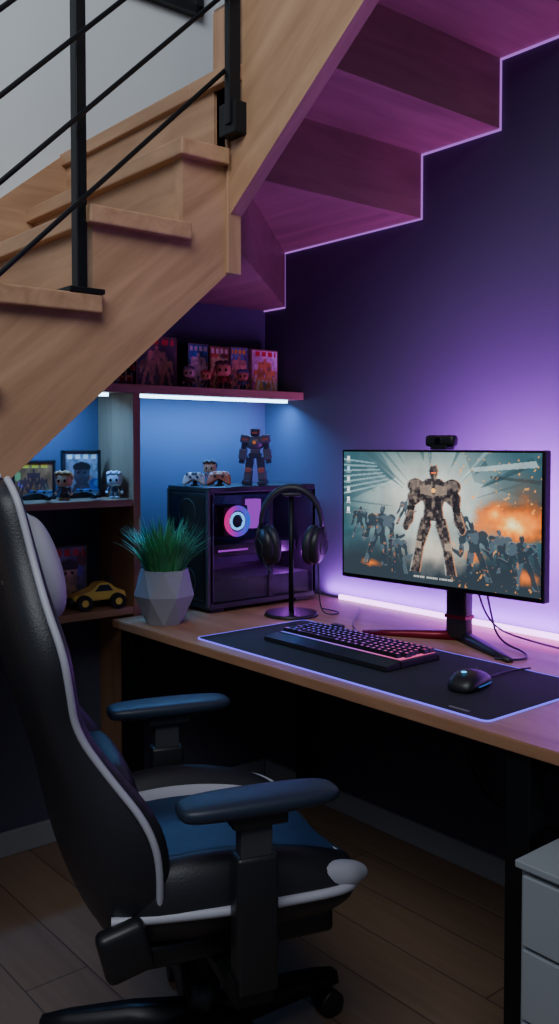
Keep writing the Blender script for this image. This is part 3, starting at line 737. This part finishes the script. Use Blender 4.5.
chibi('collectible_figurine', (0.17, -0.390, ZS), .060, math.radians(50), (220, 150, 90), (170, 70, 46), (80, 60, 70), (50, 50, 60))
chibi('collectible_figurine', (0.165, -0.315, ZS), .095, math.radians(50), (200, 130, 90), (80, 44, 36), (160, 60, 50), (50, 50, 60))
chibi('collectible_figurine', (0.17, -0.235, ZS), .070, math.radians(50), (190, 110, 80), (60, 60, 110), (60, 70, 120), (50, 50, 60))
mecha('robot_action_figure', (0.160, -0.690, ZS), cam_face, .10, (150, 66, 54), (60, 50, 60), (210, 140, 90))
ZM = 1.1004
art_box('framed_game_art', (0.075, -0.805, ZM), .130, .15, .014, 6, (140, 140, 146), (70, 60, 70), frame=black_pl, style=1)
art_box('framed_game_art', (0.075, -0.965, ZM), .140, .120, .014, 7, (160, 100, 60), (80, 50, 50), frame=black_pl, style=2)
chibi('collectible_figurine', (0.165, -0.905, ZM), .088, math.radians(40), (215, 160, 120), (170, 110, 60), (110, 90, 100), (70, 60, 60))
chibi('collectible_figurine', (0.165, -0.735, ZM), .085, math.radians(50), (200, 205, 215), (190, 196, 206), (70, 76, 100), (60, 60, 80))
gamepad('game_controller', (0.17, -0.835, ZM), cam_face, (30, 32, 40), (60, 90, 150), .72, .25, .026)
gamepad('game_controller', (0.17, -0.985, ZM), cam_face, (30, 32, 40), (60, 90, 150), .72, .25, .026)
gamepad('game_controller', (0.17, -1.095, ZM), cam_face, (170, 175, 185), (60, 60, 70), .78, .25, .026)
ZL = 0.7654
art_box('framed_game_art', (0.07, -0.850, ZL), .14, .190, .014, 8, (120, 110, 134), (200, 160, 130), frame=black_pl, style=1)
tc_ = empty('toy_buggy_car', (0.168, -0.80, ZL), math.radians(80), scale=1.2)
ym, om = M('toy_yellow', lin((240, 200, 90)), .35), M('toy_dark', lin((40, 42, 60)), .4)
prism('body', [(-.068, .022), (-.070, .036), (-.045, .042), (-.022, .046), (-.004, .066), (.026, .066), (.044, .046), (.066, .044), (.070, .024)], 'y', -.024, .024, ym, tc_, bev=.003)
prism('windows', [(-.014, .046), (-.001, .062), (.022, .062), (.034, .046)], 'y', -.0252, .0252, om, tc_)
box('bumper', -.078, -.066, -.026, .026, .018, .028, om, tc_, bev=.003)
for x in (-.044, .044):
    for y in (-.030, .030):
        cyl('tyre', (x, y-.010, .020), (x, y+.010, .020), .020, black_pl, tc_, n=20)
        cyl('hub', (x, y-.0108, .020), (x, y+.0108, .020), .009, ym, tc_, n=12)
tube('roll_bar', [(.026, -.018, .064), (.03, -.018, .078), (.03, .018, .078), (.026, .018, .064)], .002, om, tc_, kind='POLY')

dc = empty('charging_dock', (1.765, -0.36, 0.7402), math.radians(10))
box('base', -.05, .05, -.04, .04, 0, .018, black_pl, dc, bev=.004); box('cradle', -.03, .03, .0, .02, .018, .035, black_pl, dc, bev=.004)

# ------------------------------------------------------------------ GAMING CHAIR
ch = empty('gaming_chair', (1.168, -1.105, 0), math.radians(-18))
SZ = 0.012
fr = [(-1, .35), (-1.0, .75), (-.90, 1.0), (-.74, .98), (-.66, .80), (-.62, .74), (-.3, .70), (0, .69), (.3, .70), (.62, .74), (.66, .80), (.74, .98), (.90, 1.0), (1.0, .75), (1, .35), (.8, 0), (0, 0), (-.8, 0)]
rings = []
for y, hw, zb0, zt in ((-.25, .20, .39, .49), (-.20, .245, .365, .525), (-.05, .265, .355, .545), (.08, .27, .355, .53), (.17, .265, .36, .505), (.225, .245, .375, .480), (.25, .20, .40, .455)):
    rings.append([(x*hw, y, SZ+zb0+t*(zt-zb0)) for x, t in fr])
def seat_fm(i, j):
    if j in (4, 9): return 1
    if 5 <= j <= 8: return 2
    return 0
loft('seat_cushion', rings, [leather, white_l, fabric], seat_fm, ch, 2)
for sg in (-1, 1):
    tube('seat_piping', [(sg*hw*1.00, y, SZ+zb0+.72*(zt-zb0)) for y, hw, zb0, zt in ((-.23, .225, .375, .47), (-.05, .265, .355, .480), (.08, .27, .355, .480), (.17, .265, .36, .472), (.222, .243, .375, .458), (.245, .20, .39, .44))], .009, white_l, ch)
    rr = []
    for y, w, z0, z1 in ((.10, .004, .460, .478), (.165, .022, .440, .494), (.215, .024, .428, .484), (.248, .017, .428, .464), (.262, .006, .434, .450)):
        x = sg*(.240 if y < .22 else .217); rr.append([(x-w, y, SZ+z0), (x+w, y, SZ+z0), (x+w, y, SZ+z1), (x-w, y, SZ+z1)])
    loft('seat_corner_white', rr, [white_l], None, ch, 2)
box('seat_pan', -.20, .20, -.20, .20, .340, .385, black_pl, ch, bev=.01, seg=3)
ff = [(-1, .052), (-.97, .085), (-.90, .105), (-.74, .092), (-.70, .080), (-.62, .062), (-.3, .046), (0, .04), (.3, .046), (.62, .062), (.70, .080), (.74, .092), (.90, .105), (.97, .085), (1, .052), (.95, -.005), (.6, -.035), (0, -.045), (-.6, -.035), (-.95, -.005)]
lev = [(0.0, .19, .6, .0), (.03, .235, .9, .0), (.12, .262, 1.2, .0), (.21, .268, 1.2, .0), (.31, .245, .80, -.01), (.40, .240, .60, -.025), (.48, .258, .70, -.025), (.54, .262, .70, -.02), (.61, .230, .60, -.015), (.68, .180, .52, -.005), (.75, .160, .5, .0), (.80, .145, .45, .005), (.825, .105, .4, .005)]
Tb = Matrix.Translation((0, -.210, .40)) @ Matrix.Rotation(math.radians(14.5), 4, 'X')
rings = [[(x*hw, y*k+s, z) for x, y in ff] for z, hw, k, s in lev]
def back_fm(i, j):
    if j in (4, 9): return 1
    if 5 <= j <= 8: return 2
    return 0
loft('backrest', rings, [leather, white_l, fabric], back_fm, ch, 2, Tb)
for sg in (-1, 1):
    o = tube('backrest_piping', [(sg*hw*.985, .078*k+s, z) for z, hw, k, s in lev[1:]], .0065, white_l, ch); o.data.transform(Tb)
    o = loft('headrest_slot', [[(sg*.105+x*w, y, .645+z*h) for x, z in ((-1, -1), (1, -1), (.8, 1), (-.8, 1))] for y, w, h in ((.01, .028, .033), (.036, .033, .040))], [black_gl], None, ch, 1, Tb)
    o = box('side_hinge_cover', sg*.245-.020, sg*.245+.020, -.040, .045, -.03, .06, black_pl, ch, bev=.014, seg=3); o.data.transform(Tb)
rings = [[(x*w, .045+y*d, z) for x, y in ((-1, -.6), (-1, .6), (-.6, 1), (.6, 1), (1, .6), (1, -.6), (.6, -.8), (-.6, -.8))] for z, w, d in ((.555, .08, .02), (.57, .12, .038), (.62, .14, .05), (.68, .14, .048), (.73, .12, .038), (.75, .08, .02))]
loft('head_pillow', rings, [white_l, leather], lambda i, j: 1 if j in (2,) else 0, ch, 2, Tb)
o = box('head_pillow_strap', -.15, .15, -.024, .03, .640, .665, leather, ch, bev=.008); o.data.transform(Tb)
rings = [[(x*w, .075+y*d, z) for x, y in ((-1, -.6), (-1, .6), (-.6, 1), (.6, 1), (1, .6), (1, -.6), (.6, -.8), (-.6, -.8))] for z, w, d in ((.12, .10, .02), (.14, .14, .035), (.20, .15, .045), (.26, .14, .035), (.28, .10, .02))]
loft('lumbar_pillow', rings, [leather, white_l], lambda i, j: 0, ch, 2, Tb)
padm = M('armrest_pu', (0.016, .026, .048), .45, bump=.2)
for sg in (-1, 1):
    x = sg*.298; n = 'right' if sg > 0 else 'left'; AZ = .658
    rings = []
    for y, w, t in ((-.135, .025, .010), (-.12, .043, .017), (-.03, .048, .019), (.07, .046, .018), (.135, .040, .016), (.158, .024, .009)):
        rings.append([(x-w, y, AZ-t*.3), (x-w, y, AZ+t*.6), (x-w*.7, y, AZ+t), (x+w*.7, y, AZ+t), (x+w, y, AZ+t*.6), (x+w, y, AZ-t*.3), (x+w*.7, y, AZ-t), (x-w*.7, y, AZ-t)])
    loft('armrest_pad_'+n, rings, [padm], None, ch, 2)
    box('armrest_slide_'+n, x-.028, x+.028, -.045, .055, AZ-.035, AZ-.013, black_pl, ch, bev=.004)
    box('armrest_inner_post_'+n, x-.016, x+.016, -.027, .030, .50, AZ-.03, dark_grey, ch, bev=.003)
    box('armrest_sleeve_'+n, x-.022, x+.022, -.036, .040, .33, .57, black_pl, ch, bev=.008, seg=3)
    prism('armrest_bracket_'+n, [(x-sg*.17, .315), (x+sg*.02, .315), (x+sg*.02, .36), (x-sg*.02, .36), (x-sg*.03, .335), (x-sg*.17, .335)], 'y', -.04, .03, black_metal, ch)
box('tilt_mechanism', -.10, .10, -.14, .12, .285, .342, black_metal, ch, bev=.01)
tube('tilt_lever', [(.08, .03, .30), (.2, .04, .30), (.27, .045, .29)], .006, black_metal, ch)
cyl('gas_lift', (0, 0, .09), (0, 0, .29), .025, black_metal, ch); cyl('gas_sleeve', (0, 0, .08), (0, 0, .19), .035, black_pl, ch)
for i in range(5):
    a = math.radians(18+72*i+12); d = Vector((math.cos(a), math.sin(a), 0)); s = Vector((-d.y, d.x, 0))
    rings = []
    for t, w, z0, z1 in ((.0, .035, .075, .135), (.15, .030, .075, .125), (.28, .024, .070, .105), (.335, .018, .068, .092)):
        c = d*t; rings.append([c-s*w+Vector((0, 0, z0)), c+s*w+Vector((0, 0, z0)), c+s*w*.6+Vector((0, 0, z1)), c-s*w*.6+Vector((0, 0, z1))])
    loft('base_leg_%d' % i, rings, [black_pl], None, ch, 0)
    c = d*.315
    cyl('caster_stem_%d' % i, c+Vector((0, 0, .045)), c+Vector((0, 0, .072)), .007, steel, ch, n=10)
    for o_ in (-.016, .016):
        cc = c+s*o_; cyl('caster_wheel_%d' % i, cc-s*.009+Vector((0, 0, .028)), cc+s*.009+Vector((0, 0, .028)), .028, black_pl, ch, n=20)
    ell('caster_hood_%d' % i, c+Vector((0, 0, .04)), (.02, .02, .018), black_pl, ch, seg=12)

# ------------------------------------------------------------------ LIGHTS
def area(name, loc, target, sx, sy, power, col, spread=180, along=None):
    l = bpy.data.lights.new(name, 'AREA'); l.shape = 'RECTANGLE'; l.size = sx; l.size_y = sy; l.energy = power; l.color = col
    l.spread = math.radians(spread)
    o = bpy.data.objects.new(name, l); COL.objects.link(o); o.location = loc
    d = (Vector(target)-Vector(loc)).normalized()
    if along is None: o.rotation_euler = d.to_track_quat('-Z', 'Y').to_euler()
    else:
        z = -d; x = Vector(along).normalized(); x = (x-z*x.dot(z)).normalized(); y = z.cross(x)
        o.rotation_euler = Matrix((x, y, z)).transposed().to_euler()
    return o
area('daylight_window_lamp', (2.7, -3.1, 3.9), (0.3, -1.0, 2.3), 2.6, 2.0, 50, (0.88, 0.94, 1.0), 112)
area('desk_led_light', (1.50, -0.03, 0.757), (1.50, 0.012, 0.85), 2.3, 0.012, 22, (0.52, 0.12, 1.0), 175, (1, 0, 0))
area('monitor_bias_light', (1.20, -0.24, 1.05), (1.20, 0.0, 1.08), 0.46, 0.24, 29, (0.62, 0.11, 1.0), 170, (1, 0, 0))
area('shelf_led_light_right', (0.158, -0.35, 1.414), (0.09, -0.35, 1.2), 0.62, 0.012, 8.0, (0.10, 0.38, 1.0), 175, (0, 1, 0))
area('shelf_led_light_left', (0.158, -0.93, 1.414), (0.09, -0.93, 1.2), 0.24, 0.012, 3.2, (0.10, 0.38, 1.0), 175, (0, 1, 0))
def point(name, loc, p, col, r=.02):
    l = bpy.data.lights.new(name, 'POINT'); l.energy = p; l.color = col; l.shadow_soft_size = r
    o = bpy.data.objects.new(name, l); COL.objects.link(o); o.location = loc
point('pc_inner_glow_blue', (0.33, -0.20, 1.06), 0.5, (0.10, 0.2, 1.0)); point('pc_inner_glow_violet', (0.33, -0.16, 0.90), 1.1, (0.55, 0.08, 1.0))

w = bpy.data.worlds.new('World'); scene.world = w; w.use_nodes = True
w.node_tree.nodes['Background'].inputs[0].default_value = (0.46, 0.54, 0.78, 1); w.node_tree.nodes['Background'].inputs[1].default_value = 0.18

# ------------------------------------------------------------------ CAMERA
cd = bpy.data.cameras.new('camera'); cam = bpy.data.objects.new('camera', cd); COL.objects.link(cam)
cd.sensor_fit = 'VERTICAL'; cd.sensor_height = 36; cd.lens = 36*900/1024
cd.clip_start = 0.05
tilt = math.radians(2.1); yaw = math.radians(140.2)
cd.shift_y = -34/1024
cam.location = (2.646, -2.134, 1.267)
fwd = Vector((math.cos(yaw)*math.cos(tilt), math.sin(yaw)*math.cos(tilt), -math.sin(tilt)))
cam.rotation_euler = fwd.to_track_quat('-Z', 'Y').to_euler()
scene.camera = cam
